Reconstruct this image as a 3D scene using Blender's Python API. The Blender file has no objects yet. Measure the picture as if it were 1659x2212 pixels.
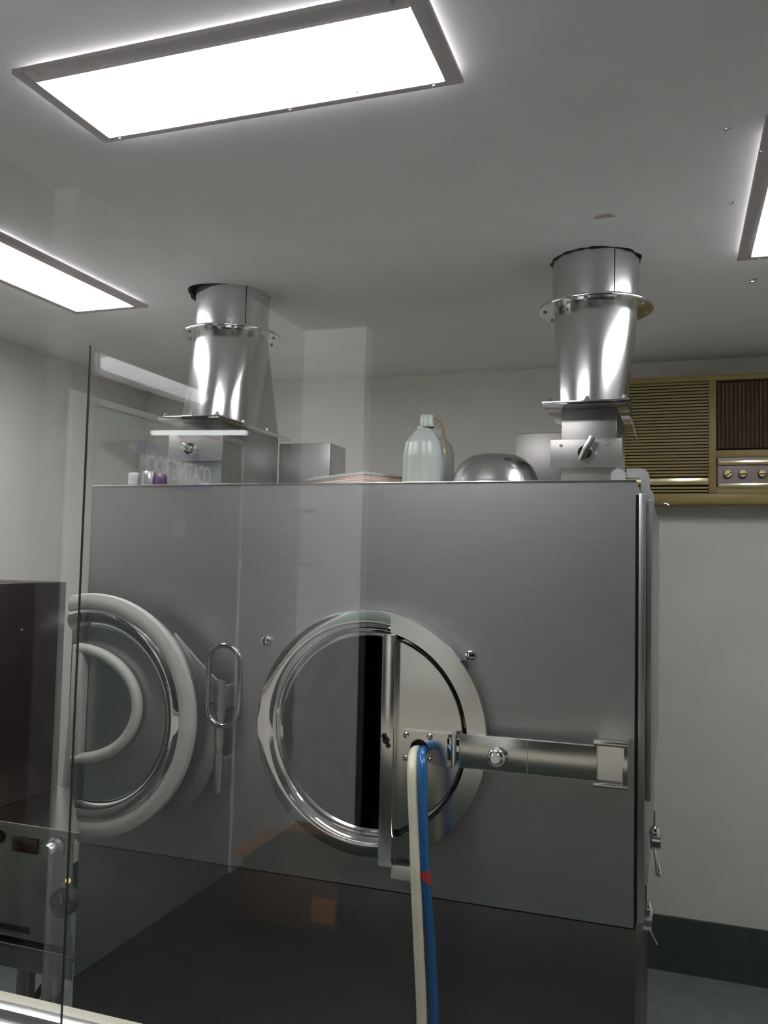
import bpy, bmesh, math, random
from mathutils import Vector, Matrix, Euler
random.seed(7)
S = bpy.context.scene
COL = S.collection
PI = math.pi

# ------------------------------------------------------------------ camera
RIGHT = Vector((0.94553463, 0.32474726, 0.02243841))
UP = Vector((-0.00232529, -0.06219072, 0.99806157))
FWD = Vector((-0.32551322, 0.94375396, 0.05804835))
cam_data = bpy.data.cameras.new('camera')
cam = bpy.data.objects.new('camera', cam_data)
COL.objects.link(cam)
cam_data.sensor_fit = 'VERTICAL'
cam_data.sensor_height = 36.0
cam_data.lens = 1826.53 / 2212 * 36.0
cam_data.clip_start = 0.02
m3 = Matrix((RIGHT, UP, -FWD)).transposed()
cam.matrix_world = Matrix.Translation((0, 0, 1.5)) @ m3.to_4x4()
S.camera = cam

# ------------------------------------------------------------------ world, exposure, strengths
w = bpy.data.worlds.new('world'); S.world = w; w.use_nodes = True
w.node_tree.nodes['Background'].inputs[0].default_value = (0.9, 0.95, 1, 1)
w.node_tree.nodes['Background'].inputs[1].default_value = 0.004
S.view_settings.view_transform = 'Standard'
S.view_settings.look = 'None'
S.view_settings.gamma = 1
S.view_settings.use_curve_mapping = False
S.view_settings.exposure = 0.0
S.cycles.use_denoising = True
S.cycles.max_bounces = 10
S.cycles.transparent_max_bounces = 12
S.cycles.sample_clamp_indirect = 6.0
CEIL_LAMP = 31.0        # the three ceiling panels of the room
HALL_FILL = 110.0        # added fill light, out of view, brightens the hallway mirrored in the glass
BATTEN = 3.0            # batten over the hallway door
BRACKET = 6.0           # tube on a bracket beside the door


# ------------------------------------------------------------------ materials
def mat(name, col, rough=0.5, metal=0.0, noise=0.0, nscale=20.0, stretch=(1, 1, 1), bump=0.0, emit=0.0, spec=None, rvar=0.0):
    m = bpy.data.materials.new(name); m.use_nodes = True
    nt = m.node_tree; b = nt.nodes['Principled BSDF']
    b.inputs['Roughness'].default_value = rough
    b.inputs['Metallic'].default_value = metal
    if spec is not None:
        b.inputs['Specular IOR Level'].default_value = spec
    c = (*col, 1)
    b.inputs['Base Color'].default_value = c
    if noise or bump or rvar:
        tc = nt.nodes.new('ShaderNodeTexCoord'); mp = nt.nodes.new('ShaderNodeMapping')
        mp.inputs['Scale'].default_value = stretch
        nz = nt.nodes.new('ShaderNodeTexNoise'); nz.inputs['Scale'].default_value = nscale
        nz.inputs['Detail'].default_value = 4
        nt.links.new(tc.outputs['Object'], mp.inputs['Vector']); nt.links.new(mp.outputs['Vector'], nz.inputs['Vector'])
        if noise:
            r = nt.nodes.new('ShaderNodeValToRGB')
            r.color_ramp.elements[0].position = 0.3; r.color_ramp.elements[1].position = 0.7
            r.color_ramp.elements[0].color = (*[x * (1 - noise) for x in col], 1)
            r.color_ramp.elements[1].color = (*[min(1, x * (1 + noise)) for x in col], 1)
            nt.links.new(nz.outputs['Fac'], r.inputs['Fac']); nt.links.new(r.outputs['Color'], b.inputs['Base Color'])
        if rvar:
            mr = nt.nodes.new('ShaderNodeMapRange')
            mr.inputs['To Min'].default_value = rough - rvar; mr.inputs['To Max'].default_value = rough + rvar
            nt.links.new(nz.outputs['Fac'], mr.inputs['Value']); nt.links.new(mr.outputs['Result'], b.inputs['Roughness'])
        if bump:
            bp = nt.nodes.new('ShaderNodeBump'); bp.inputs['Strength'].default_value = bump; bp.inputs['Distance'].default_value = 0.002
            nt.links.new(nz.outputs['Fac'], bp.inputs['Height']); nt.links.new(bp.outputs['Normal'], b.inputs['Normal'])
    if emit:
        b.inputs['Emission Color'].default_value = c
        b.inputs['Emission Strength'].default_value = emit
    return m


def glass_mat(name, base, tint):
    m = bpy.data.materials.new(name); m.use_nodes = True
    nt = m.node_tree; nt.nodes.clear()
    out = nt.nodes.new('ShaderNodeOutputMaterial'); mix = nt.nodes.new('ShaderNodeMixShader')
    tr = nt.nodes.new('ShaderNodeBsdfTransparent'); gl = nt.nodes.new('ShaderNodeBsdfGlossy')
    tr.inputs['Color'].default_value = (*tint, 1); gl.inputs['Roughness'].default_value = 0.0
    lw = nt.nodes.new('ShaderNodeLayerWeight'); lw.inputs['Blend'].default_value = 0.5
    pw = nt.nodes.new('ShaderNodeMath'); pw.operation = 'POWER'; pw.inputs[1].default_value = 5.0
    ma = nt.nodes.new('ShaderNodeMath'); ma.operation = 'MULTIPLY_ADD'; ma.inputs[1].default_value = 1 - base; ma.inputs[2].default_value = base
    nt.links.new(lw.outputs['Facing'], pw.inputs[0]); nt.links.new(pw.outputs[0], ma.inputs[0]); nt.links.new(ma.outputs[0], mix.inputs[0])
    nt.links.new(tr.outputs[0], mix.inputs[1]); nt.links.new(gl.outputs[0], mix.inputs[2]); nt.links.new(mix.outputs[0], out.inputs[0])
    return m


M = {}
M['ceiling'] = mat('ceiling_paint', (.88, .88, .89), .9, noise=.03, nscale=6, bump=.05)
M['wall'] = mat('wall_paint', (.71, .70, .645), .6, noise=.03, nscale=5)
M['skirt'] = mat('dark_green_skirting', (.045, .062, .056), .5, noise=.15, nscale=30)
M['floor'] = mat('dark_green_floor', (.20, .225, .215), .4, noise=.15, nscale=12)
M['steel'] = mat('brushed_steel', (.43, .43, .43), .43, 1.0, noise=.03, nscale=8, stretch=(1, 1, 14), rvar=.03)
M['base'] = mat('dark_base_steel', (.17, .165, .16), .4, 1.0, noise=.05, nscale=10)
M['wall_f'] = mat('cream_wall_paint', (.82, .78, .69), .6, noise=.03, nscale=5)
M['dark_steel'] = mat('dark_polished_steel', (.30, .30, .30), .15, 1.0)
M['steel_dim'] = mat('dull_steel', (.42, .42, .42), .36, 1.0, noise=.05, nscale=10)
M['satin'] = mat('satin_steel', (.80, .78, .74), .2, 1.0, noise=.03, nscale=14, rvar=.03)
M['damper'] = mat('damper_steel', (.37, .36, .35), .4, .85, noise=.04, nscale=14)
M['polish'] = mat('polished_steel', (.72, .72, .72), .09, 1.0)
M['bowl'] = mat('bowl_steel', (.72, .72, .73), .19, 1.0, rvar=.03, noise=.02)
M['mirror'] = mat('mirror_steel', (.66, .66, .66), .05, 1.0)
M['duct'] = mat('duct_steel', (.66, .66, .66), .21, 1.0, noise=.03, nscale=10, rvar=.02)
M['cast'] = mat('cast_aluminium', (.42, .42, .42), .4, .6, noise=.06, nscale=30)
M['dark'] = mat('black_rubber', (.012, .012, .012), .6)
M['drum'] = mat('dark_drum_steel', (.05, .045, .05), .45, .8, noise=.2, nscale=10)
M['gasket'] = mat('white_silicone', (.37, .37, .335), .55, noise=.05, nscale=12)
M['lamp'] = mat('lamp_diffuser', (1, .972, .995), .5, emit=CEIL_LAMP)
M['lampframe'] = mat('lamp_frame_paint', (.52, .47, .48), .5)
M['hall_fill'] = mat('hall_fill_panel', (1, .99, .97), .5, emit=HALL_FILL)
M['batten'] = mat('batten_tube', (.95, .96, 1), .5, emit=BATTEN)
M['bracket_tube'] = mat('bracket_tube', (.95, .97, 1), .5, emit=BRACKET)
M['white'] = mat('white_enamel', (.72, .72, .70), .45)
M['ac'] = mat('tan_plastic', (.31, .23, .075), .45, noise=.06, nscale=25)
M['ac_dark'] = mat('brown_recess', (.035, .022, .012), .6)
M['ac_slat'] = mat('brown_louver', (.16, .115, .075), .45, noise=.1, nscale=20)
M['ac_trim'] = mat('pale_gold_trim', (.78, .68, .42), .22, .7)
M['ac_grey'] = mat('grey_control_plate', (.17, .155, .15), .35, .4)
M['ac_knob'] = mat('brass_knob', (.42, .33, .17), .3, .8)
M['hose_w'] = mat('cream_hose', (.64, .61, .48), .3, noise=.04, nscale=20)
M['hose_b'] = mat('blue_hose', (.010, .11, .30), .22, noise=.05, nscale=15)
M['red'] = mat('red_tape', (.45, .03, .02), .5)
M['bottle'] = mat('milky_plastic', (.40, .45, .415), .3)
M['tube_y'] = mat('brown_tube', (.25, .17, .06), .3)
M['paper'] = mat('newsprint', (.60, .56, .52), .8, noise=.1, nscale=60)
M['paper_p'] = mat('pink_newsprint', (.68, .46, .40), .8, noise=.1, nscale=60)
M['paper_g'] = mat('greenish_cover', (.36, .42, .37), .7, noise=.1, nscale=60)
M['black_panel'] = mat('black_screen', (.014, .009, .008), .35)
M['console'] = mat('console_steel', (.36, .38, .36), .38, .9, noise=.08, nscale=15)
M['display'] = mat('dark_red_display', (.03, .008, .006), .2)
M['cream'] = mat('cream_sill_paint', (.46, .44, .36), .5, noise=.04, nscale=20)
M['alu'] = mat('aluminium_channel', (.62, .62, .63), .3, 1.0, noise=.12, nscale=40, stretch=(.3, 3, 3))
M['brass'] = mat('brass', (.6, .42, .18), .3, 1.0)
M['glass'] = glass_mat('window_glass', .058, (.985, .995, .99))
M['joint'] = mat('green_glass_edge', (.03, .06, .045), .3)
M['clear'] = mat('clear_drop', (.75, .75, .78), .05)
M['clear'].node_tree.nodes['Principled BSDF'].inputs['Transmission Weight'].default_value = .85
M['hole_edge'] = mat('torn_plaster', (.10, .085, .07), .9)
M['stain'] = mat('brown_stain', (.45, .38, .33), .9)
M['void'] = mat('ceiling_void', (.02, .02, .02), .9)
M['hall_wall'] = mat('hall_wall_paint', (.76, .76, .76), .6)
M['hall_green'] = mat('teal_door_paint', (.38, .47, .45), .4, noise=.05, nscale=5)
M['hall_shade'] = mat('hall_wall_painted_shade', (.05, .05, .05), .8)  # unlit wall around the door: its shade is put into the colour
M['hall_floor'] = mat('hall_floor', (.02, .02, .022), .6)
M['hall_dark'] = mat('hall_ceiling_paint', (.12, .12, .12), .9)
M['purple'] = mat('violet_sign', (.10, .07, .34), .4)
M['sign_white'] = mat('sign_letter_white', (.9, .9, .9), .5)
M['sign_glow'] = mat('added_glow_letter_white', (.95, .95, 1), .5, emit=.9)  # glow added so the mirrored letters show up in the glass
M['orange'] = mat('orange_brown_carton', (.36, .14, .05), .6, noise=.1, nscale=20)
M['carton_side'] = mat('brown_carton', (.07, .035, .02), .6, noise=.1, nscale=20)
M['ink'] = mat('grey_ink', (.12, .12, .13), .7)
M['purple_cap'] = mat('purple_plastic', (.06, .02, .07), .4)
M['navy'] = mat('navy_plastic', (.02, .04, .12), .4)


# ------------------------------------------------------------------ mesh helpers
def finish(bm, name, material, parent=None, smooth=True, ang=38, mats=None):
    bmesh.ops.recalc_face_normals(bm, faces=bm.faces[:])
    me = bpy.data.meshes.new(name); bm.to_mesh(me); bm.free()
    for mm in (mats or [material]):
        me.materials.append(mm)
    if smooth:
        for p in me.polygons:
            p.use_smooth = True
        me.set_sharp_from_angle(angle=math.radians(ang))
    o = bpy.data.objects.new(name, me); COL.objects.link(o)
    if parent:
        o.parent = parent
        o.matrix_parent_inverse = parent.matrix_world.inverted()
    return o


def box_into(bm, lo, hi, bev=0.0, mi=0):
    lo, hi = Vector(lo), Vector(hi)
    r = bmesh.ops.create_cube(bm, size=1, matrix=Matrix.Translation((lo + hi) / 2) @ Matrix.Diagonal((*(hi - lo), 1)))
    vs = r['verts']
    fs = list({f for v in vs for f in v.link_faces})
    for f in fs:
        f.material_index = mi
    if bev:
        es = list({e for v in vs for e in v.link_edges})
        bmesh.ops.bevel(bm, geom=es, offset=bev, segments=2, profile=.5, affect='EDGES')
    return vs


def box(name, lo, hi, material, parent=None, bev=0.0):
    bm = bmesh.new(); box_into(bm, lo, hi, bev)
    return finish(bm, name, material, parent)


def axis_mat(axis, c):
    T = Matrix.Translation(c)
    if axis == 'Z':
        return T
    if axis == 'Y':      # local z -> +Y, local x -> X, local y -> -Z
        return T @ Matrix(((1, 0, 0, 0), (0, 0, 1, 0), (0, -1, 0, 0), (0, 0, 0, 1)))
    return T @ Matrix(((0, 0, 1, 0), (1, 0, 0, 0), (0, 1, 0, 0), (0, 0, 0, 1)))


def lathe_into(bm, prof, mtx, seg=48, a0=0.0, a1=2 * PI, closed=False):
    full = abs(a1 - a0 - 2 * PI) < 1e-6
    n = seg if full else seg + 1
    rings = []
    for r, h in prof:
        if r < 1e-6:
            v = bm.verts.new(mtx @ Vector((0, 0, h))); rings.append([v] * n)
        else:
            rings.append([bm.verts.new(mtx @ Vector((r * math.cos(a0 + (a1 - a0) * i / seg), r * math.sin(a0 + (a1 - a0) * i / seg), h))) for i in range(n)])
    pairs = list(zip(rings[:-1], rings[1:]))
    if closed:
        pairs.append((rings[-1], rings[0]))
    for A, B in pairs:
        for i in range(seg):
            j = (i + 1) % n
            vs = []
            for v in (A[i], A[j], B[j], B[i]):
                if v not in vs:
                    vs.append(v)
            if len(vs) > 2:
                try:
                    bm.faces.new(vs)
                except ValueError:
                    pass
    if not full and closed:
        for k in (0, -1):
            loop = [R[k] for R in rings]
            try:
                bm.faces.new(loop)
            except ValueError:
                pass


def lathe(name, prof, c, axis, material, parent=None, seg=48, ang=38, **k):
    bm = bmesh.new(); lathe_into(bm, prof, axis_mat(axis, c), seg, **k)
    return finish(bm, name, material, parent, ang=ang)


def tube_into(bm, pts, r, seg=10, closed=False, caps=True):
    pts = [Vector(p) for p in pts]; n = len(pts)
    rr = r if isinstance(r, (list, tuple)) else [r] * n
    rings = []; up = None
    for i, p in enumerate(pts):
        if closed:
            t = (pts[(i + 1) % n] - pts[i - 1]).normalized()
        else:
            t = (pts[min(i + 1, n - 1)] - pts[max(i - 1, 0)]).normalized()
        if up is None:
            a = Vector((0, 0, 1)) if abs(t.z) < .9 else Vector((1, 0, 0))
            up = (a - t * a.dot(t)).normalized()
        else:
            up = (up - t * up.dot(t)).normalized()
        s = t.cross(up)
        rings.append([bm.verts.new(p + (up * math.cos(2 * PI * k / seg) + s * math.sin(2 * PI * k / seg)) * rr[i]) for k in range(seg)])
    pr = list(zip(rings[:-1], rings[1:]))
    if closed:
        pr.append((rings[-1], rings[0]))
    for A, B in pr:
        for k in range(seg):
            bm.faces.new((A[k], A[(k + 1) % seg], B[(k + 1) % seg], B[k]))
    if caps and not closed:
        bm.faces.new(rings[0]); bm.faces.new(rings[-1])


def tube(name, pts, r, material, parent=None, seg=10, closed=False):
    bm = bmesh.new(); tube_into(bm, pts, r, seg, closed)
    return finish(bm, name, material, parent, ang=60)


def spline(pts, n=10):
    P = [Vector(p) for p in pts]; out = []
    for i in range(len(P) - 1):
        a, b, c, d = P[max(i - 1, 0)], P[i], P[i + 1], P[min(i + 2, len(P) - 1)]
        for k in range(n):
            t = k / n
            out.append(.5 * ((2 * b) + (c - a) * t + (2 * a - 5 * b + 4 * c - d) * t * t + (3 * b - a - 3 * c + d) * t ** 3))
    out.append(P[-1]); return out


def plate_xz_into(bm, outline, y0, y1, holes=()):
    """flat plate in the X-Z plane with optional holes, from y0 to y1"""
    loops = [list(outline)] + [list(h) for h in holes]
    fr = []; es = []
    for L in loops:
        vs = [bm.verts.new((x, y0, z)) for x, z in L]
        fr.append(vs)
        es += [bm.edges.new((vs[i], vs[(i + 1) % len(vs)])) for i in range(len(vs))]
    res = bmesh.ops.triangle_fill(bm, use_beauty=True, use_dissolve=False, edges=es)
    faces = [g for g in res['geom'] if isinstance(g, bmesh.types.BMFace)]
    mp = {}
    for L in fr:
        for v in L:
            mp[v] = bm.verts.new((v.co.x, y1, v.co.z))
    for f in faces:
        bm.faces.new([mp[v] for v in reversed(f.verts)])
    for L in fr:
        for i in range(len(L)):
            a, b = L[i], L[(i + 1) % len(L)]
            bm.faces.new((a, b, mp[b], mp[a]))


def plate_xz(name, outline, y0, y1, material, parent=None, holes=(), ang=38):
    bm = bmesh.new(); plate_xz_into(bm, outline, y0, y1, holes)
    return finish(bm, name, material, parent, ang=ang)


def circ(cx, cz, r, n=48, a0=0.0, a1=2 * PI, jag=0.0):
    full = abs(a1 - a0 - 2 * PI) < 1e-6
    m = n if full else n + 1
    return [(cx + (r + jag * random.uniform(-1, 1)) * math.cos(a0 + (a1 - a0) * i / n), cz + (r + jag * random.uniform(-1, 1)) * math.sin(a0 + (a1 - a0) * i / n)) for i in range(m)]


def thing(name, label, cat, loc, group=None):
    o = bpy.data.objects.new(name, None); COL.objects.link(o)
    o.location = loc; o.empty_display_size = .05
    o['label'] = label; o['category'] = cat
    if group:
        o['group'] = group
    bpy.context.view_layer.update()
    return o


def tag(o, label, cat, group=None):
    o['label'] = label; o['category'] = cat
    if group:
        o['group'] = group
    return o


def struct(o, label=None):
    o['kind'] = 'structure'
    if label:
        o['label'] = label
    return o


# ================================================================== room shell
CZ = 2.30
DL, DR = (-1.28, 2.25), (-0.20, 2.25)          # duct centres
bm = bmesh.new()
loops = [[(-2.4, .70), (1.3, .70), (1.3, 3.43), (-2.4, 3.43)],
         [(DL[0] - .02 + (.121 + .012 * math.sin(3 * a) + random.uniform(-.003, .003)) * math.cos(a), DL[1] + (.124 + .008 * math.sin(2 * a) + random.uniform(-.003, .003)) * math.sin(a)) for a in [2 * PI * i / 40 for i in range(40)]],
         circ(DR[0], DR[1], .1175, 60, jag=.004)]
es = []
for L in loops:
    vs = [bm.verts.new((x, y, CZ)) for x, y in L]
    es += [bm.edges.new((vs[i], vs[(i + 1) % len(vs)])) for i in range(len(vs))]
res = bmesh.ops.triangle_fill(bm, use_beauty=True, edges=es)
r = bmesh.ops.extrude_face_region(bm, geom=[g for g in res['geom'] if isinstance(g, bmesh.types.BMFace)])
bmesh.ops.translate(bm, verts=[g for g in r['geom'] if isinstance(g, bmesh.types.BMVert)], vec=(0, 0, .018))
for f in bm.faces:
    c = f.calc_center_median(); f.normal_update()
    if abs(f.normal.z) < .5 and -1.5 < c.x < .1 and 2.0 < c.y < 2.5:
        f.material_index = 1
struct(finish(bm, 'ceiling', None, smooth=False, mats=[M['ceiling'], M['hole_edge']]))
struct(box('floor', (-2.4, .70, -.04), (1.3, 3.43, 0), M['floor']))
struct(box('wall_back', (-2.4, 3.43, 0), (1.3, 3.53, 2.6), M['wall']))
struct(box('wall_left', (-2.5, .62, 0), (-2.4, 3.53, 2.6), M['wall']))
struct(box('wall_right', (1.3, .70, 0), (1.4, 3.53, 2.6), M['wall']))
struct(box('wall_front', (-2.4, .70, 0), (1.3, .78, .985), M['wall_f']))
struct(box('trim_6', (-2.4, .78, 0), (1.3, .786, .74), M['skirt']))          # added dark band, out of view, darkens reflections in the lower steel
struct(box('wall_front_top', (-2.4, .70, 2.29), (1.3, .78, 2.83), M['wall']))
struct(box('trim_1', (-2.4, 3.418, 0), (1.3, 3.43, .199), M['skirt']))      # dark skirting on the back wall
struct(box('trim_2', (-2.4, .78, 0), (-2.388, 3.418, .199), M['skirt']))
struct(box('trim_4', (-2.4, 3.40, 2.515), (1.3, 3.43, 2.6), M['void']))
# void above the ceiling
struct(box('ceiling_void', (-2.4, .70, 2.6), (1.3, 3.53, 2.64), M['void']))

# ------------------------------------------------------------------ window: sill, channel, panes
struct(box('trim_3', (-2.4, .7735, .985), (1.3, .801, 1.003), M['cream'], bev=.002))      # cream sill inside the glass
bm = bmesh.new()
box_into(bm, (-2.4, .700, .985), (1.3, .742, 1.000)); box_into(bm, (-2.4, .758, .985), (1.3, .773, 1.010), .001)
box_into(bm, (-2.4, .728, .985), (1.3, .741, 1.012), .001)
struct(finish(bm, 'window_frame', M['alu']))
struct(box('window_1', (-2.4, .747, .995), (1.3, .753, 2.29), M['glass']))
struct(box('trim_5', (-.5966, .7450, 1.003), (-.5950, .7468, 1.725), M['joint']))          # green edge strip where two panes meet

# ------------------------------------------------------------------ hallway behind the camera (seen mirrored in the glass)
HZ = 2.80
struct(box('floor_hallway', (-2.1, -4.4, -.04), (1.4, .70, 0), M['hall_floor']))
struct(box('ceiling_hallway', (-2.1, -4.4, HZ), (1.4, .70, HZ + .04), M['hall_dark']))
bm = bmesh.new()                                                                          # hallway wall with doorway
box_into(bm, (-2.1, -2.84, 0), (-2.0, -2.20, HZ))
struct(finish(bm, 'wall_hallway_left', M['hall_wall'], smooth=False))
struct(box('wall_hallway_lintel', (-2.1, -2.20, 2.076), (-2.0, -.90, HZ), M['hall_shade']))
struct(box('wall_hallway_pier', (-2.1, -1.012, 0), (-2.0, -.90, 2.076), M['hall_shade']))
struct(box('wall_hallway_end', (-2.0, -2.94, 0), (-1.625, -2.84, HZ), M['hall_wall']))
dr = struct(box('door_1', (-2.07, -2.17, .004), (-2.01, -1.03, 2.045), M['hall_green']))
bm = bmesh.new()
box_into(bm, (-2.0, -1.012, 0), (-1.988, -.905, 2.074)); box_into(bm, (-2.1, -1.03, 0), (-2.0, -1.012, 2.074)); box_into(bm, (-2.1, -2.20, 0), (-2.0, -2.175, 2.074)); box_into(bm, (-2.1, -2.175, 2.05), (-2.0, -1.012, 2.074))
fr = struct(finish(bm, 'door_frame', M['hall_wall']))
fr.parent = dr; fr.matrix_parent_inverse = dr.matrix_world.inverted()

hl = thing('hallway_fill_lamp', 'added fill lamp above the window, out of view, brightening the mirrored hallway', 'lamp', (-1.1, .70, 2.52))
box('diffuser', (-1.9, .655, 2.36), (-.3, .66, 2.68), M['hall_fill'], hl)
box('housing', (-1.93, .66, 2.33), (-.27, .70, 2.71), M['lampframe'], hl)

bt = thing('batten_light', 'long white batten light over the violet sign, mirrored in the glass', 'lamp', (-2.0, -1.35, 2.18))
box('housing', (-2.0, -1.72, 2.15), (-1.975, -1.03, 2.235), M['white'], bt, .004)
bm = bmesh.new(); lathe_into(bm, [(0, -.34), (.022, -.34), (.026, -.33), (.026, .33), (.022, .34), (0, .34)], axis_mat('Y', (-1.957, -1.375, 2.195)), 16)
finish(bm, 'tube', M['batten'], bt)

tb = thing('bracket_light', 'short bright tube light mirrored across the left damper box', 'lamp', (-2.0, -1.10, 1.94))
tube('tube', [(-1.79, -1.10, 1.945), (-1.41, -1.10, 1.935)], .009, M['bracket_tube'], tb, 12)
box('bracket', (-2.0, -1.125, 1.915), (-1.79, -1.075, 1.965), M['hall_dark'], tb, .004)

sg = thing('door_sign', 'violet door sign with white capitals, mirrored above the cabinet left end', 'sign', (-2.0, -1.595, 1.87))
box('board', (-2.01, -1.885, 1.785), (-2.0, -1.31, 1.955), M['purple'], sg)
fc = bpy.data.curves.new('lettering', 'FONT'); fc.body = 'COATING ROOM'; fc.align_x = 'CENTER'; fc.align_y = 'CENTER'; fc.size = .105; fc.extrude = .0008
to = bpy.data.objects.new('lettering_tmp', fc); COL.objects.link(to)
dg = bpy.context.evaluated_depsgraph_get()
tm = bpy.data.meshes.new_from_object(to.evaluated_get(dg))
bpy.data.objects.remove(to)
xs = [v.co.x for v in tm.vertices]; sc = .53 / (max(xs) - min(xs)); cx = (max(xs) + min(xs)) / 2
ys = [v.co.y for v in tm.vertices]; cyy = (max(ys) + min(ys)) / 2
for v in tm.vertices:
    x, y, z = v.co
    v.co = (-1.9985 + z, -1.5975 + (x - cx) * sc, 1.865 + (y - cyy) * 1.15)
tm.materials.append(M['sign_glow'])
to = bpy.data.objects.new('lettering', tm); COL.objects.link(to); to.parent = sg; to.matrix_parent_inverse = sg.matrix_world.inverted()

tag(box('door_sticker', (-2.01, -1.69, 1.58), (-2.0085, -1.60, 1.66), M['sign_white']), 'small white paper sticker on the teal door, mirrored on the cabinet', 'sticker')
nt_ = thing('notice_sheet', 'white notice sheet with dark edge on hallway wall, mirrored on the cabinet', 'notice', (-1.93, -2.84, 1.64))
box('sheet', (-1.985, -2.84, 1.475), (-1.86, -2.836, 1.81), M['hall_wall'], nt_)
bm = bmesh.new()
box_into(bm, (-1.99, -2.836, 1.47), (-1.984, -2.834, 1.80)); box_into(bm, (-1.985, -2.836, 1.468), (-1.90, -2.834, 1.478)); box_into(bm, (-1.97, -2.836, 1.76), (-1.90, -2.834, 1.78))
for k in range(5):
    box_into(bm, (-1.97, -2.836, 1.52 + .045 * k), (-1.90 - .01 * (k % 2), -2.8345, 1.524 + .045 * k))
finish(bm, 'print', M['ink'], nt_)
ct = thing('carton', 'dark carton with orange flaps on hallway floor, mirrored below the drum mouth', 'box', (-1.50, -1.96, 0))
bm = bmesh.new()
for lo, hi in (((-1.72, -2.16, 0), (-1.712, -1.76, .24)), ((-1.29, -2.16, 0), (-1.282, -1.76, .24)), ((-1.712, -2.16, 0), (-1.29, -2.152, .24)), ((-1.712, -1.768, 0), (-1.29, -1.76, .20)), ((-1.712, -2.152, 0), (-1.29, -1.768, .008))):
    box_into(bm, lo, hi)
finish(bm, 'body', M['carton_side'], ct)
box('flap', (-1.72, -2.30, .236), (-1.45, -2.16, .242), M['orange'], ct); box('flap', (-1.80, -2.14, .236), (-1.72, -1.80, .242), M['orange'], ct)
box('label', (-1.40, -1.76, .03), (-1.295, -1.757, .13), M['orange'], ct)

# ------------------------------------------------------------------ ceiling lamps
def ceiling_lamp(x0, x1, y0, y1, fx0, fx1, fy0, fy1, label):
    t = thing('ceiling_lamp', label, 'lamp', ((x0 + x1) / 2, (y0 + y1) / 2, CZ), 'recessed ceiling lamp panels')
    box('diffuser', (x0 - .004, y0 - .004, 2.2915), (x1 + .004, y1 + .004, 2.2985), M['lamp'], t)
    bm = bmesh.new()
    z0, z1 = 2.2840, 2.2930
    box_into(bm, (fx0, fy0, z0), (x0, fy1, z1), .0015); box_into(bm, (x1, fy0, z0), (fx1, fy1, z1), .0015)
    box_into(bm, (x0, fy0, z0), (x1, y0, z1), .0015); box_into(bm, (x0, y1, z0), (x1, fy1, z1), .0015)
    finish(bm, 'frame', M['lampframe'], t)
    for (a, b) in ((x0 + .02, fy0 + .014), (x1 - .02, fy0 + .014), (x0 + .02, fy1 - .008), (x1 - .02, fy1 - .008)):
        bm = bmesh.new()
        lathe_into(bm, [(0, -.002), (.003, -.002), (.0035, 0), (.002, 0), (.002, CZ - z0), (0, CZ - z0)], axis_mat('Z', (a, b, z0)), 10)
        finish(bm, 'screw', M['cast'], t)
    return t


ceiling_lamp(-1.010, -.357, 1.100, 1.292, -1.032, -.329, 1.066, 1.306, 'large lit ceiling panel with tan frame, nearest above the cabinet')
ceiling_lamp(-1.835, -1.618, 1.560, 2.222, -1.86, -1.578, 1.53, 2.245, 'lit ceiling panel running along the left edge near the left duct')
ceiling_lamp(.180, .40, 1.640, 2.270, .148, .425, 1.566, 2.290, 'lit ceiling panel cut by the right edge of the view')

# ================================================================== coating cabinet
XL, XR, YF, YB, ZT, ZJ = -1.57, -.085, 2.0, 2.95, 1.694, .70
MC = (-.708, 1.083)                                     # mouth centre
cab = thing('coating_cabinet', 'large brushed steel coating cabinet with round drum mouth and half doors', 'machine', ((XL + XR) / 2, 2.45, 0))
plate_xz('front_panel', [(XL, ZJ + .002), (XR, ZJ + .002), (XR, ZT), (XL, ZT)], YF, YF + .003, M['steel'], cab, holes=[circ(*MC, .262, 64)])
bm = bmesh.new()
box_into(bm, (XL, YF + .003, ZJ + .002), (XL + .004, YB, ZT)); box_into(bm, (XR - .004, YF + .003, ZJ + .002), (XR, YB, ZT))
box_into(bm, (XL, YB - .004, ZJ + .002), (XR, YB, ZT)); box_into(bm, (XL + .004, YF + .003, ZJ + .002), (XR - .004, YB - .004, ZJ + .006))
finish(bm, 'casing', M['steel'], cab)
box('top_plate', (XL - .002, YF - .003, ZT), (XR + .001, YB, ZT + .004), M['satin'], cab, .001)
box('base_panel', (XL, YF + .006, .06), (XR + .004, YB, ZJ - .003), M['base'], cab, .002)
box('plinth', (XL + .04, YF + .05, 0), (XR - .04, YB - .04, .06), M['dark'], cab)
# mouth ring + drum
C3 = (MC[0], 0, MC[1])
lathe('mouth_ring', [(.258, 2.0), (.297, 2.0), (.297, 1.962), (.295, 1.959), (.268, 1.957), (.263, 1.959), (.254, 1.967), (.248, 1.975), (.2445, 1.983), (.243, 1.986),
                     (.241, 1.979), (.237, 1.976), (.2335, 1.979), (.232, 1.988), (.232, 2.10), (.240, 2.10), (.240, 2.0)], C3, 'Y', M['mirror'], cab, 96, ang=30)
lathe('drum', [(.239, 2.06), (.248, 2.09), (.33, 2.18), (.40, 2.35), (.38, 2.6), (.25, 2.75), (0, 2.78), (0, 2.79), (.26, 2.76), (.39, 2.61), (.41, 2.35), (.34, 2.17), (.263, 2.08), (.249, 2.06), (.239, 2.06)], C3, 'Y', M['drum'], cab, 48)
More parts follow.
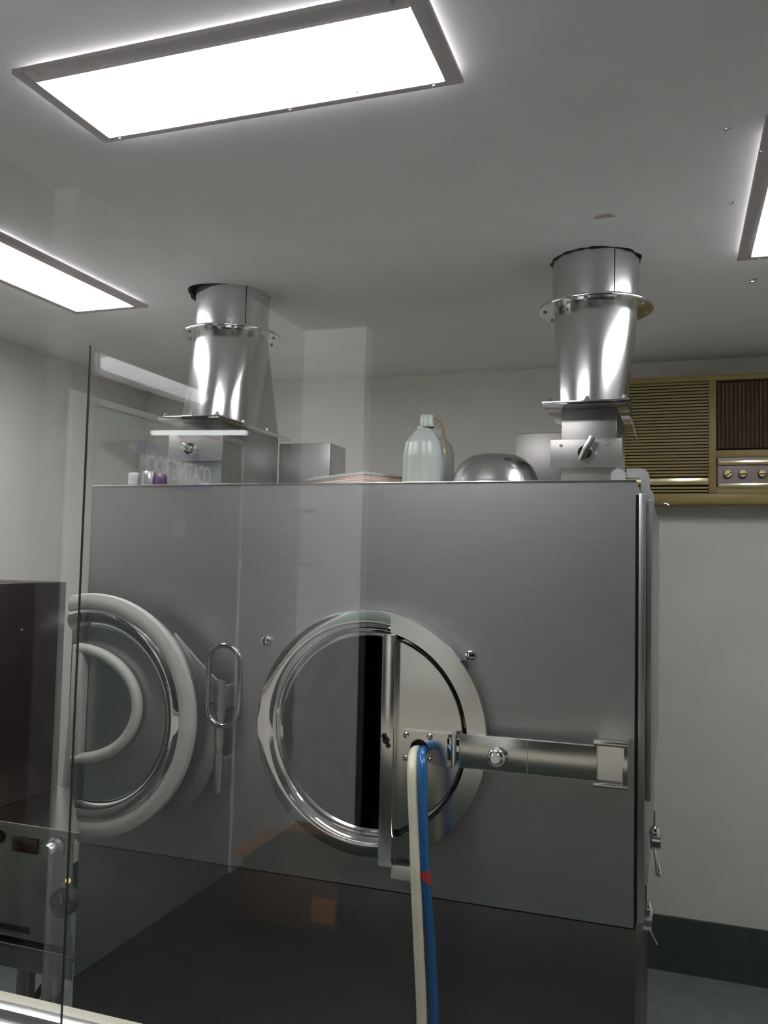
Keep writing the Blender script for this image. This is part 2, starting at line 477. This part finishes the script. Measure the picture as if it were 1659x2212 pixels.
# fixed right half plate + centre bar
fx = -.650
a0 = math.acos((fx - MC[0]) / .236)
hp = plate_xz('half_plate', circ(MC[0], MC[1], .236, 40, -a0, a0), 1.966, 1.974, M['satin'], cab)
a1 = math.acos((fx - MC[0]) / .296); a2 = math.acos((fx - MC[0]) / .252)
plate_xz('flange_plate', circ(MC[0], MC[1], .2975, 40, -a1, a1) + circ(MC[0], MC[1], .252, 40, a2, -a2), 1.952, 1.958, M['satin'], cab)
box('centre_bar', (-.667, 1.943, .777), (-.634, 1.968, 1.325), M['satin'], cab, .003)
kh = bmesh.new()
for (x, z, rr) in ((-.657, 1.083, .0065), (-.652, 1.073, .009), (-.646, 1.061, .006)):
    lathe_into(kh, [(0, 1.9405), (rr, 1.9405), (rr, 1.944), (0, 1.944)], axis_mat('Y', (x, 0, z)), 14)
finish(kh, 'latch_stud', M['dark'], cab)
box('drip_lip', (-.637, 1.952, .748), (-.566, 2.0, .778), M['gasket'], cab, .003)
# bracket plate with hose hole, rivets
bp = plate_xz('hose_bracket', [(-.617, 1.0225), (-.5015, 1.0225), (-.5015, 1.0978), (-.617, 1.0978)], 1.952, 1.966, M['satin'], cab, holes=[circ(-.572, 1.0585, .021, 28)])
lathe('hose_port', [(0, 1.9655), (.0205, 1.9655), (.0222, 1.951), (.0205, 1.951), (.0195, 1.964), (0, 1.964)], (-.572, 0, 1.0585), 'Y', M['dark'], bp, 28)
for x, z in ((-.605, 1.0875), (-.5465, 1.0885), (-.605, 1.033), (-.5465, 1.033)):
    lathe('rivet', [(0, 1.9465), (.004, 1.947), (.0072, 1.9495), (.0078, 1.952), (0, 1.953)], (x, 0, z), 'Y', M['polish'], bp, 16)
# swing arm
arm = box('swing_arm', (-.4715, 1.936, 1.0275), (-.161, 1.950, 1.1055), M['satin'], cab, .0025)
bm = bmesh.new()
box_into(bm, (-.502, 1.942, 1.040), (-.470, 1.951, 1.092), .002)
tube_into(bm, [(-.4855, 1.943, 1.025), (-.4855, 1.943, 1.102)], .0068, 12)
finish(bm, 'arm_hinge', M['mirror'], arm)
box('arm_seam', (-.3136, 1.9355, 1.0272), (-.3124, 1.9365, 1.1058), M['steel_dim'], arm)
lathe('arm_knob', [(0, 1.908), (.010, 1.908), (.0125, 1.910), (.0135, 1.914), (.017, 1.915), (.0208, 1.919), (.022, 1.925), (.020, 1.931), (.020, 1.937), (0, 1.937)], (-.3815, 0, 1.0615), 'Y', M['polish'], arm, 32)
bm = bmesh.new()
box_into(bm, (-.169, 1.933, 1.1065), (-.0958, 1.960, 1.1172), .0012); box_into(bm, (-.169, 1.933, 1.0160), (-.0958, 1.960, 1.0265), .0012)
box_into(bm, (-.1065, 1.933, 1.0265), (-.0958, 1.960, 1.1065), .0012); box_into(bm, (-.163, 1.951, 1.02), (-.0965, 2.0, 1.113))
finish(bm, 'arm_bracket', M['satin'], cab)
# panel screws
for x, z in ((-1.003, 1.286), (-.462, 1.279)):
    s = lathe('panel_screw', [(0, 1.984), (.008, 1.9845), (.0122, 1.987), (.0132, 1.991), (.0132, 2.0), (0, 2.0)], (x, 0, z), 'Y', M['polish'], cab, 24)
    bm = bmesh.new(); box_into(bm, (-.0009, -.0004, -.012), (.0009, .001, .012))
    bmesh.ops.rotate(bm, verts=bm.verts[:], cent=(0, 0, 0), matrix=Matrix.Rotation(.15, 3, 'Y')); bmesh.ops.translate(bm, verts=bm.verts[:], vec=(x, 1.9838, z))
    finish(bm, 'slot', M['dark'], s)
# handle loop between the doors
pts = []
for cz_, s0 in ((1.236, 0), (1.118, PI)):
    for k in range(13):
        a = s0 + PI * k / 12
        pts.append((-1.078 + .045 * math.cos(a), 1.913, cz_ + .042 * math.sin(a)))
lp = tube('loop_handle', pts, .0068, M['dark_steel'], cab, 12, closed=True)
for z in (1.130, 1.170):
    tube('loop_post', [(-1.122, 1.913, z), (-1.122, 1.934, z)], .006, M['dark_steel'], lp)
# open left half door
HC = (-1.460, 1.080); HX = -1.533
hd = plate_xz('open_half_door', circ(HC[0], HC[1], .305, 48, -math.acos((HX - HC[0]) / .305), math.acos((HX - HC[0]) / .305)), 1.895, 1.930, M['steel_dim'], cab)


def half_ring(name, prof, material, parent, seg=64, xcut=HX):
    bm = bmesh.new(); lathe_into(bm, prof, axis_mat('Y', (HC[0], 0, HC[1])), 96, closed=False)
    g = bm.verts[:] + bm.edges[:] + bm.faces[:]
    r = bmesh.ops.bisect_plane(bm, geom=g, plane_co=(xcut, 0, 0), plane_no=(-1, 0, 0), clear_outer=True)
    bmesh.ops.holes_fill(bm, edges=[e for e in bm.edges if e.is_boundary], sides=0)
    return finish(bm, name, material, parent, ang=32)


half_ring('rim_gasket', [(.303, 1.900), (.316, 1.900), (.3175, 1.890), (.315, 1.880), (.300, 1.874), (.286, 1.874), (.278, 1.878), (.276, 1.884), (.276, 1.900), (.303, 1.900)], M['gasket'], hd)
half_ring('dished_rim', [(.276, 1.897), (.276, 1.880), (.266, 1.874), (.256, 1.873), (.245, 1.877), (.236, 1.884), (.230, 1.891), (.226, 1.896)], M['mirror'], hd)
DC = (-1.497, 1.108)
pts = [(DC[0], 1.878, DC[1] - .143)] + [(DC[0] + (.190 * math.cos(a)), 1.878, DC[1] + .143 * math.sin(a)) for a in [-PI / 2 + PI * k / 40 for k in range(1, 40)]] + [(DC[0], 1.878, DC[1] + .143)]
tube('window_gasket', pts, .0145, M['gasket'], hd, 14)
box('straight_gasket', (-1.508, 1.866, .955), (-1.474, 1.894, 1.262), M['gasket'], hd, .004)
plate_xz('hinge_plate', [(-1.24, 1.300), (-1.17, 1.235), (-1.112, 1.187), (-1.094, 1.187), (-1.112, .962), (-1.135, .912), (-1.207, .825)], 1.932, 1.940, M['steel_dim'], hd)
hb = bmesh.new()
tube_into(hb, [(-1.098, 1.936, .905), (-1.098, 1.936, 1.184)], .0105, 14)
for z in (.95, 1.02, 1.10):
    tube_into(hb, [(-1.098, 1.936, z), (-1.098, 1.936, z + .05)], .0135, 14)
box_into(hb, (-1.106, 1.945, .92), (-1.09, 2.0, .985), .002); box_into(hb, (-1.106, 1.945, 1.11), (-1.09, 2.0, 1.17), .002)
finish(hb, 'hinge_pin', M['steel_dim'], hd)
# side door on the right flank
sd = box('side_door', (-.0785, 2.006, .712), (-.0625, 2.93, 1.668), M['steel_dim'], cab, .003)
box('outer_skin', (-.0625, 2.03, .972), (-.0495, 2.91, 1.655), M['steel_dim'], sd, .004)
box('door_gasket', (-.0845, 2.010, .716), (-.0788, 2.925, 1.664), M['dark'], sd)
# gooseneck hinge at the top right corner
gh = plate_xz('gooseneck_hinge', [(-.108, 1.709), (-.108, 1.7305), (-.075, 1.7305), (-.065, 1.727), (-.0585, 1.7185), (-.056, 1.705), (-.056, 1.682), (-.0495, 1.675), (-.0465, 1.666), (-.0455, 1.645), (-.047, 1.612), (-.0625, 1.608), (-.0645, 1.655), (-.076, 1.678), (-.076, 1.708)], 2.056, 2.070, M['cast'], cab)
plate_xz('hinge_ear', [(-.143, 1.698), (-.143, 1.713)] + circ(-.1265, 1.713, .0175, 14, PI, 0)[1:-1] + [(-.110, 1.713), (-.110, 1.698)], 2.054, 2.072, M['cast'], gh)
for x in (-.141, -.130, -.112):
    lathe('hinge_bolt', [(0, 1.698), (.0038, 1.698), (.0042, 1.7005), (.002, 1.7025), (0, 1.703)], (x, 2.045, 0), 'Z', M['polish'], gh, 10)
tube('hook', [(-.047, 2.063, 1.6535), (-.03, 2.063, 1.650), (-.018, 2.063, 1.647), (-.012, 2.063, 1.642), (-.010, 2.063, 1.646), (-.013, 2.063, 1.650)], .0014, M['polish'], gh, 8)
# lever latches
lv = box('lever_latch', (-.052, 2.05, .862), (-.028, 2.075, .890), M['mirror'], sd, .004)
bm = bmesh.new()
lathe_into(bm, [(0, .888), (.0105, .888), (.0125, .893), (.0125, .902), (.0095, .909), (.004, .912), (.003, .930), (.0028, .945), (0, .947)], axis_mat('Z', (-.042, 2.062, 0)), 18)
finish(bm, 'latch_pin', M['polish'], lv)
tube('lever', [(-.043, 2.062, .866), (-.040, 2.060, .850), (-.036, 2.057, .828), (-.0335, 2.055, .814), (-.0325, 2.054, .808), (-.032, 2.054, .804)], [.0042, .0042, .0052, .0072, .0082, .005], M['mirror'], lv, 14)
lw_ = box('toggle_latch', (-.068, 2.03, .690), (-.047, 2.07, .716), M['satin'], sd, .003)
bm = bmesh.new()
lathe_into(bm, [(.0118, .714), (.0125, .720), (.0125, .732), (.0105, .738), (.007, .744), (.0055, .748), (0, .749)], axis_mat('Z', (-.0565, 2.05, 0)), 18)
finish(bm, 'toggle_cap', M['polish'], lw_)
tube('toggle_stem', [(-.060, 2.05, .745), (-.060, 2.05, .785)], .0052, M['mirror'], lw_, 12)
tube('toggle_rod', [(-.055, 2.05, .690), (-.036, 2.05, .655)], .002, M['mirror'], lw_, 8)

# ================================================================== air ducts
def air_duct(cx, cy, label, left):
    t = thing('air_duct', label, 'duct', (cx, cy, ZT + .004), 'steel air ducts on the cabinet')
    zf, zp = 2.172, 1.893
    lathe('collar', [(.111, zf), (.111, 2.50), (.108, 2.50), (.108, zf)], (cx, cy, 0), 'Z', M['duct'], t, 64)
    bm = bmesh.new()
    for a in ((-1.05,) if not left else (-.70,)):
        p = Vector((cx + .1115 * math.cos(a), cy + .1115 * math.sin(a), 0)); q = Vector((cx + .1115 * math.cos(a + .03), cy + .1115 * math.sin(a + .03), 0))
        for k in range(2):
            tube_into(bm, [(p.x, p.y, zf + .005), (p.x, p.y, 2.44)], .0012, 6); break
    finish(bm, 'seam', M['dark'], t)
    lathe('round_flange', [(.109, zf + .0045), (.146, zf + .0045), (.147, zf + .003), (.147, zf - .003), (.146, zf - .0045), (.109, zf - .0045)], (cx, cy, 0), 'Z', M['polish'], t, 72)
    for k in range(10):
        a = 2 * PI * (k + .35) / 10
        lathe('flange_bolt', [(0, -.0085), (.0045, -.0085), (.0052, -.0045), (.0052, .0045), (.006, .0045), (.006, .009), (0, .0105)], (cx + .131 * math.cos(a), cy + .131 * math.sin(a), zf), 'Z', M['cast'], t, 8)
    # square-to-round transition
    hx, y0, y1 = .0665, 2.095, 2.455
    bm = bmesh.new(); n = 96
    top = [bm.verts.new((cx + .109 * math.cos(2 * PI * i / n), cy + .109 * math.sin(2 * PI * i / n), zf - .004)) for i in range(n)]
    cor = [bm.verts.new(p) for p in ((cx + hx, y1, zp), (cx - hx, y1, zp), (cx - hx, y0, zp), (cx + hx, y0, zp))]
    q = n // 4
    for k in range(4):
        for i in range(q):
            bm.faces.new((cor[k], top[k * q + i], top[(k * q + i + 1) % n]))
        bm.faces.new((cor[k - 1], cor[k], top[k * q]))
    finish(bm, 'transition', M['duct'], t, ang=14)
    # rectangular flange with rolled studs
    lo, hi = (cx - .105, 2.035, zp - .009), (cx + (.10 if not left else .09), 2.50, zp + .001)
    bm = bmesh.new(); box_into(bm, lo, hi, .0008)
    if not left:                                                     # angled strap at the right end of the flange
        vs = box_into(bm, (cx + .10, 2.035, zp - .045), (cx + .103, 2.43, zp + .001))
    finish(bm, 'rect_flange', M['polish'], t)
    for x, y in ((lo[0] + .016, lo[1] + .015), (cx, lo[1] + .015), (hi[0] - .014, lo[1] + .015), (hi[0] - .012, 2.2), (hi[0] - .012, 2.35)):
        lathe('flange_nut', [(0, 0), (.0075, 0), (.0075, .005), (.005, .006), (.005, .011), (0, .012)], (x, y, zp + .001), 'Z', M['satin'], t, 8)
    # damper box
    box('damper_box', (cx - hx, 2.10, ZT + .004), (cx + hx, 2.455, zp - .009), M['damper'] if not left else M['console'], t, .002)
    if left:
        pl = box('damper_plate', (cx - .095, 2.078, 1.772), (cx + .080, 2.086, 1.846), M['damper'], t, .001); hc = (cx - .022, 1.806)
    else:
        pl = box('damper_plate', (cx - .090, 2.078, 1.737), (cx + .080, 2.086, 1.806), M['damper'], t, .001); hc = (cx - .006, 1.772)
    box('plate_spacer', (cx - .055, 2.086, 1.784 if left else 1.749), (cx + .055, 2.10, 1.80 if left else 1.795), M['dark'], pl)
    lathe('damper_boss', [(0, 2.060), (.0085, 2.060), (.0095, 2.063), (.0095, 2.068), (.0165, 2.068), (.018, 2.071), (.018, 2.078), (0, 2.078)], (hc[0], 0, hc[1]), 'Y', M['polish'], pl, 24)
    bm = bmesh.new()
    ang = math.radians(28 if not left else -62)
    L0, L1 = (.022, .042) if not left else (.012, .018)
    vs = box_into(bm, (-.0075, 2.056, -L0), (.0075, 2.060, L1), .001)
    bmesh.ops.rotate(bm, verts=bm.verts[:], cent=(0, 2.06, 0), matrix=Matrix.Rotation(ang, 3, 'Y'))
    bmesh.ops.translate(bm, verts=bm.verts[:], vec=(hc[0], 0, hc[1]))
    finish(bm, 'damper_lever', M['satin'], pl)
    for dx, dz in (((.026, -.002), (.052, .022), (-.058, .02)) if not left else ((.034, 0), (.062, .006))):
        lathe('plate_stud', [(0, 2.074), (.003, 2.074), (.0038, 2.076), (.0038, 2.078), (0, 2.078)], (hc[0] + dx, 0, hc[1] + dz), 'Y', M['cast'], pl, 10)
    if left:
        box('actuator_box', (cx + hx, 2.462, ZT + .004), (cx + .245, 2.60, 1.872), M['steel_dim'], t, .003)
    else:
        box('actuator_box', (cx - .245, 2.462, ZT + .004), (cx - hx, 2.52, 1.884), M['damper'], t, .003)
    return t


air_duct(*DL, 'polished steel air duct rising from the left end of the cabinet', True)
air_duct(*DR, 'polished steel air duct rising from the right end of the cabinet', False)
# dark edge of torn ceiling hole: stain near the right duct
bm = bmesh.new()
vs = [bm.verts.new((-.155 + .022 * math.cos(a) * (1 + .3 * math.sin(3 * a)), 1.949 + .014 * math.sin(a) * (1 + .3 * math.cos(2 * a)), CZ - .0006)) for a in [2 * PI * k / 24 for k in range(24)]]
f = bm.faces.new(vs)
r = bmesh.ops.extrude_face_region(bm, geom=[f]); bmesh.ops.translate(bm, verts=[g for g in r['geom'] if isinstance(g, bmesh.types.BMVert)], vec=(0, 0, .0006))
struct(finish(bm, 'ceiling_stain', M['stain']))

# ================================================================== things on top of the cabinet
T0 = ZT + .004
tag(lathe('mixing_bowl', [(0, T0 + .080), (.040, T0 + .080), (.058, T0 + .077), (.076, T0 + .068), (.092, T0 + .052), (.104, T0 + .032), (.111, T0 + .012), (.114, T0 + .005), (.119, T0 + .0035), (.1195, T0 + .001), (.117, T0),
                          (.112, T0 + .003), (.108, T0 + .012), (.101, T0 + .031), (.089, T0 + .050), (.074, T0 + .065), (.057, T0 + .074), (.04, T0 + .077), (0, T0 + .077)], (-.437, 2.135, 0), 'Z', M['bowl'], None, 64),
    'shiny steel mixing bowl upside down between bottle and right duct', 'bowl')
bt_ = thing('wash_bottle', 'milky ribbed plastic bottle with narrow neck left of the bowl', 'bottle', (-.628, 2.13, T0))
bm = bmesh.new()
prof = [(0, 0), (.050, 0), (.053, .004), (.053, .075), (.052, .083), (.047, .112), (.045, .120), (.028, .142), (.0185, .152), (.0175, .158), (.0175, .160), (0, .160)]
NB = 40
rings = []
for r_, h in prof:
    if r_ == 0:
        rings.append([bm.verts.new((0, 0, h))] * NB)
    else:
        k = 1 if .003 < h < .13 else 0
        rings.append([bm.verts.new((1.04 * (r_ - k * (.003 if i % 5 in (0, 4) else 0)) * math.cos(2 * PI * i / NB), .9 * (r_ - k * (.003 if i % 5 in (0, 4) else 0)) * math.sin(2 * PI * i / NB), h)) for i in range(NB)])
for A, B in zip(rings[:-1], rings[1:]):
    for i in range(NB):
        j = (i + 1) % NB; vs = []
        for v in (A[i], A[j], B[j], B[i]):
            if v not in vs:
                vs.append(v)
        if len(vs) > 2:
            bm.faces.new(vs)
bmesh.ops.translate(bm, verts=bm.verts[:], vec=(-.628, 2.13, T0))
finish(bm, 'body', M['bottle'], bt_, ang=25)
lathe('cap', [(.0195, .157), (.0195, .186), (.0175, .189), (0, .189)], (-.620, 2.13, T0), 'Z', M['bottle'], bt_, 28)
tube('spout_tube', spline([(-.604, 2.13, T0 + .184), (-.585, 2.13, T0 + .172), (-.572, 2.13, T0 + .148), (-.566, 2.13, T0 + .12), (-.565, 2.13, T0 + .085)], 6), .0022, M['tube_y'], bt_, 8)
b2 = thing('spray_bottle', 'grey clear plastic bottle half hidden behind the milky bottle', 'bottle', (-.612, 2.235, T0))
lathe('body', [(0, 0), (.044, 0), (.046, .004), (.046, .10), (.040, .125), (.016, .150), (.016, .165), (0, .165)], (-.622, 2.245, T0), 'Z', mat('grey_plastic', (.36, .40, .38), .25), b2, 32)
# magazines: a loose pile with one corner towards the window
zc = T0
mats = ('paper_p', 'paper', 'paper_p', 'paper_g', 'paper')
labs = ('pink tinted newspaper lying at the bottom of the pile on the cabinet', 'pale newspaper second from the bottom of the pile', 'pink edged newspaper in the middle of the pile', 'greenish magazine second from the top of the pile', 'pale magazine lying on top of the newspaper pile')
for k in range(5):
    th = (.009, .006, .008, .005, .006)[k]; ang = math.radians((-30, -28, -32, -27, -31)[k])
    bm = bmesh.new()
    L, W_ = (.255, .25, .24, .245, .235)[k], (.20, .19, .205, .19, .195)[k]
    nx = 10
    for s in range(4):                                                # sheets with a soft fore-edge
        z0 = s * th / 4
        e = (.000, .004, .001, .003)[s]
        box_into(bm, (-L - e, e * .5, z0 + .0002), (0 - e * .3, W_ - e, z0 + th / 4 - .0002))
    bmesh.ops.rotate(bm, verts=bm.verts[:], cent=(0, 0, 0), matrix=Matrix.Rotation(ang, 3, 'Z'))
    bmesh.ops.translate(bm, verts=bm.verts[:], vec=(-.762 + .004 * (k % 2), 2.035 + .005 * k, zc))
    o = finish(bm, 'newspaper', M[mats[k]]); tag(o, labs[k], 'newspaper', 'newspapers piled on the cabinet')
    zc += th
# three small containers at the left
sb = thing('small_jar', 'small clear lidded jar with dark base, leftmost of three on the cabinet', 'jar', (-1.497, 2.1, T0))
box('body', (-1.514, 2.085, T0 + .008), (-1.481, 2.115, T0 + .044), M['cast'], sb, .003); box('base', (-1.515, 2.084, T0), (-1.480, 2.116, T0 + .009), M['dark'], sb, .001)
tag(lathe('small_cup', [(0, 0), (.021, 0), (.022, .003), (.022, .038), (.018, .048), (0, .050)], (-1.452, 2.1, T0), 'Z', M['steel_dim'], None, 24), 'small grey rounded cup, middle of three on the cabinet left end', 'cup')
tag(lathe('bottle_cap', [(0, 0), (.014, 0), (.015, .002), (.014, .034), (.010, .040), (0, .040)], (-1.408, 2.1, T0), 'Z', M['purple_cap'], None, 24), 'small dark purple cap, rightmost of three by the violet sign', 'cap')

# ================================================================== window air conditioner
ac = thing('air_conditioner', 'tan window air conditioner with slatted grille high on the back wall', 'air conditioner', (.11, 3.36, 1.735))
AX0, AX1, AY, AZ0, AZ1 = -.205, .43, 3.30, 1.735, 2.212
bm = bmesh.new()
box_into(bm, (AX0, AY + .03, AZ0), (AX1, 3.43, AZ1), .006)
box_into(bm, (AX0, AY - .005, AZ1 - .022), (AX1, AY + .03, AZ1), .003); box_into(bm, (AX0, AY - .005, AZ0), (AX1, AY + .03, AZ0 + .040), .006)
box_into(bm, (AX0, AY, AZ0 + .04), (AX0 + .022, AY + .03, AZ1 - .022)); box_into(bm, (.116, AY - .003, AZ0 + .04), (.142, AY + .03, AZ1 - .022), .002)
box_into(bm, (AX1 - .015, AY, AZ0 + .04), (AX1, AY + .03, AZ1 - .022)); box_into(bm, (.142, AY, 1.905), (AX1 - .015, AY + .03, 1.932), .002); box_into(bm, (.142, AY, AZ0 + .04), (AX1 - .015, AY + .03, 1.905 - .108))
finish(bm, 'case', M['ac'], ac)
bm = bmesh.new(); box_into(bm, (AX0 + .022, AY + .026, AZ0 + .04), (.116, AY + .0295, AZ1 - .022)); box_into(bm, (.142, AY + .026, 1.932), (AX1 - .015, AY + .0295, AZ1 - .022))
finish(bm, 'recess', M['ac_dark'], ac)
bm = bmesh.new(); z = AZ0 + .045
while z < AZ1 - .03:
    if not (1.800 < z < 1.835):
        box_into(bm, (AX0 + .022, AY + .004, z), (.116, AY + .026, z + .0072))
    z += .0118
gr = finish(bm, 'grille', M['ac'], ac)
box('grille_trim', (AX0 + .022, AY - .002, 1.806), (.116, AY + .026, 1.832), M['ac_trim'], ac, .002)
for k in range(19):
    x = .156 + .0142 * k
    if x < AX1 - .02:
        bm = bmesh.new()
        vs = box_into(bm, (-.0012, -.012, 1.94), (.0012, .012, AZ1 - .03))
        bmesh.ops.rotate(bm, verts=vs, cent=(0, 0, 0), matrix=Matrix.Rotation(math.radians(-38), 3, 'Z')); bmesh.ops.translate(bm, verts=vs, vec=(x, AY + .014, 0))
        finish(bm, 'louver', M['ac_slat'], ac)
cp = box('control_plate', (.147, AY + .004, 1.797), (AX1 - .015, AY + .026, 1.905), M['ac_grey'], ac)
for z0 in (1.886, 1.802):
    box('control_trim', (.150, AY - .006, z0 - .009), (AX1 - .02, AY + .004, z0 + .009), M['ac_trim'], cp, .002)
for x in (.181, .231, .296, .36):
    kb = lathe('control_knob', [(0, AY - .014), (.0125, AY - .014), (.015, AY - .010), (.016, AY + .004), (0, AY + .004)], (x, 0, 1.845), 'Y', M['ac_knob'], cp, 20)
    bm = bmesh.new(); box_into(bm, (-.003, AY - .021, -.014), (.003, AY - .014, .014), .001)
    bmesh.ops.rotate(bm, verts=bm.verts[:], cent=(0, 0, 0), matrix=Matrix.Rotation(math.radians(50 if x < .2 else 95), 3, 'Y')); bmesh.ops.translate(bm, verts=bm.verts[:], vec=(x, 0, 1.845))
    finish(bm, 'grip', M['ac_knob'], kb)

# ================================================================== hoses
wh = thing('cream_hose', 'cream rubber hose hanging from the steel arm bracket', 'hose', (-.54, 1.86, 0))
tube('hose', spline([(-.579, 1.962, 1.053), (-.577, 1.93, 1.055), (-.569, 1.892, 1.050), (-.562, 1.865, 1.028), (-.557, 1.855, .985), (-.549, 1.848, .90), (-.541, 1.84, .80), (-.533, 1.845, .66), (-.524, 1.85, .50), (-.518, 1.85, .30), (-.515, 1.84, .08), (-.515, 1.78, .014), (-.52, 1.66, .012)], 8), .0118, M['hose_w'], wh, 14)
bh = thing('blue_hose', 'bright blue hose with red tape hanging beside the cream hose', 'hose', (-.52, 1.86, 0))
tube('hose', spline([(-.562, 1.962, 1.056), (-.558, 1.93, 1.060), (-.547, 1.892, 1.058), (-.538, 1.868, 1.036), (-.532, 1.857, .985), (-.527, 1.851, .90), (-.521, 1.85, .80), (-.513, 1.862, .70), (-.508, 1.875, .60), (-.504, 1.885, .48), (-.500, 1.89, .30), (-.498, 1.89, .08), (-.497, 1.83, .0125), (-.49, 1.70, .0105)], 8), .0102, M['hose_b'], bh, 14)
tube('tape', [(-.5222, 1.8485, .818), (-.5195, 1.8523, .789)], .0111, M['red'], bh, 14)

# ================================================================== control console at the left
co = thing('control_console', 'steel control console with black screen at the lower left edge', 'console', (-1.55, 1.65, 0))
def prism(name, poly, z0, z1, material, parent, bev=.0015):
    bm = bmesh.new()
    f = bm.faces.new([bm.verts.new((x, y, z0)) for x, y in poly])
    r = bmesh.ops.extrude_face_region(bm, geom=[f]); bmesh.ops.translate(bm, verts=[g for g in r['geom'] if isinstance(g, bmesh.types.BMVert)], vec=(0, 0, z1 - z0))
    if bev:
        bmesh.ops.bevel(bm, geom=bm.edges[:], offset=bev, segments=2, affect='EDGES')
    return finish(bm, name, material, parent)
poly = [(-2.15, 1.50), (-1.172, 1.50), (-1.415, 1.77), (-2.15, 1.77)]
ins = [(-2.14, 1.512), (-1.195, 1.512), (-1.425, 1.76), (-2.14, 1.76)]
prism('worktop', poly, .905, .920, M['satin'], co)
body = prism('body', ins, .676, .905, M['console'], co)
prism('shelf', poly, .655, .668, M['satin'], co)
prism('shelf_skirt', [(-2.14, 1.506), (-1.180, 1.506), (-1.418, 1.762), (-2.14, 1.762)], .615, .655, M['console'], co)
sc_ = box('screen', (-1.95, 1.525, .920), (-1.452, 1.766, 1.430), M['black_panel'], co, .003)
lathe('screen_stud', [(0, .006), (.0025, .005), (.003, 0), (0, 0)], (-1.4525, 1.612, 1.321), 'X', M['polish'], sc_, 10)
dp = box('display', (-1.353, 1.506, .858), (-1.286, 1.513, .889), M['display'], co, .001)
lathe('control_knob', [(0, 1.478), (.012, 1.478), (.014, 1.482), (.016, 1.50), (.022, 1.505), (.022, 1.512), (0, 1.512)], (-1.238, 0, .880), 'Y', M['steel_dim'], co, 24)
lathe('push_button', [(0, 1.500), (.012, 1.500), (.014, 1.505), (.014, 1.512), (0, 1.512)], (-1.392, 0, .882), 'Y', M['dark'], co, 20)
ga = lathe('pressure_gauge', [(0, 1.494), (.023, 1.494), (.024, 1.490), (.028, 1.490), (.029, 1.494), (.029, 1.516), (0, 1.516)], (-1.206, 0, .775), 'Y', M['dark'], co, 32)
bm = bmesh.new(); box_into(bm, (-.001, 1.4915, 0), (.001, 1.4935, .018))
for k in range(9):
    a = math.radians(-130 + 32.5 * k); vs = box_into(bm, (-.0008, 1.4925, .016), (.0008, 1.4938, .021)); bmesh.ops.rotate(bm, verts=vs, cent=(0, 0, 0), matrix=Matrix.Rotation(a, 3, 'Y'))
bmesh.ops.translate(bm, verts=bm.verts[:], vec=(-1.206, 0, .775)); finish(bm, 'needle', M['cast'], ga)
tube('brass_fitting', [(-1.206, 1.500, .808), (-1.192, 1.494, .822)], .006, M['brass'], co, 10)
box('vent_slot', (-2.0, 1.509, .690), (-1.30, 1.513, .702), M['dark'], co)
bm = bmesh.new()
for x, y in ((-1.25, 1.53), (-1.50, 1.74), (-2.10, 1.53), (-2.10, 1.74)):
    o = box('leg', (x - .016, y - .016, 0), (x + .016, y + .016, .618), M['steel_dim'], co, .003)
bm.free()
tube('brace', [(-1.25, 1.53, .61), (-1.40, 1.53, .40)], .008, M['dark'], co, 10)
tube('brace', [(-1.40, 1.53, .61), (-1.62, 1.53, .40)], .008, M['dark'], co, 10)

# ================================================================== droplets on the pane
for x, z, r_, lab in ((.061, 1.738, .0030, 'largest water droplet on the glass, below the right lamp'),
                      (.067, 1.847, .0018, 'water droplet on the glass over the right lamp frame'),
                      (.041, 1.870, .0022, 'smeared droplet on the glass, highest left of the right lamp'),
                      (.044, 1.806, .0016, 'tiny droplet on the glass left of the right lamp'),
                      (-.295, 1.957, .0014, 'droplet on the glass over the big lamp lower frame edge'),
                      (-.367, 1.951, .0015, 'droplet below the middle of the big lamp'),
                      (-.670, 1.417, .0016, 'bright droplet on the glass over the black screen')):
    bm = bmesh.new()
    bmesh.ops.create_uvsphere(bm, u_segments=14, v_segments=8, radius=1, matrix=Matrix.Translation((x, .7465, z)) @ Matrix.Diagonal((r_ * 1.3, .0008, r_ * .7, 1)))
    tag(finish(bm, 'water_droplet', M['clear']), lab, 'droplet', 'water droplets on the window glass')
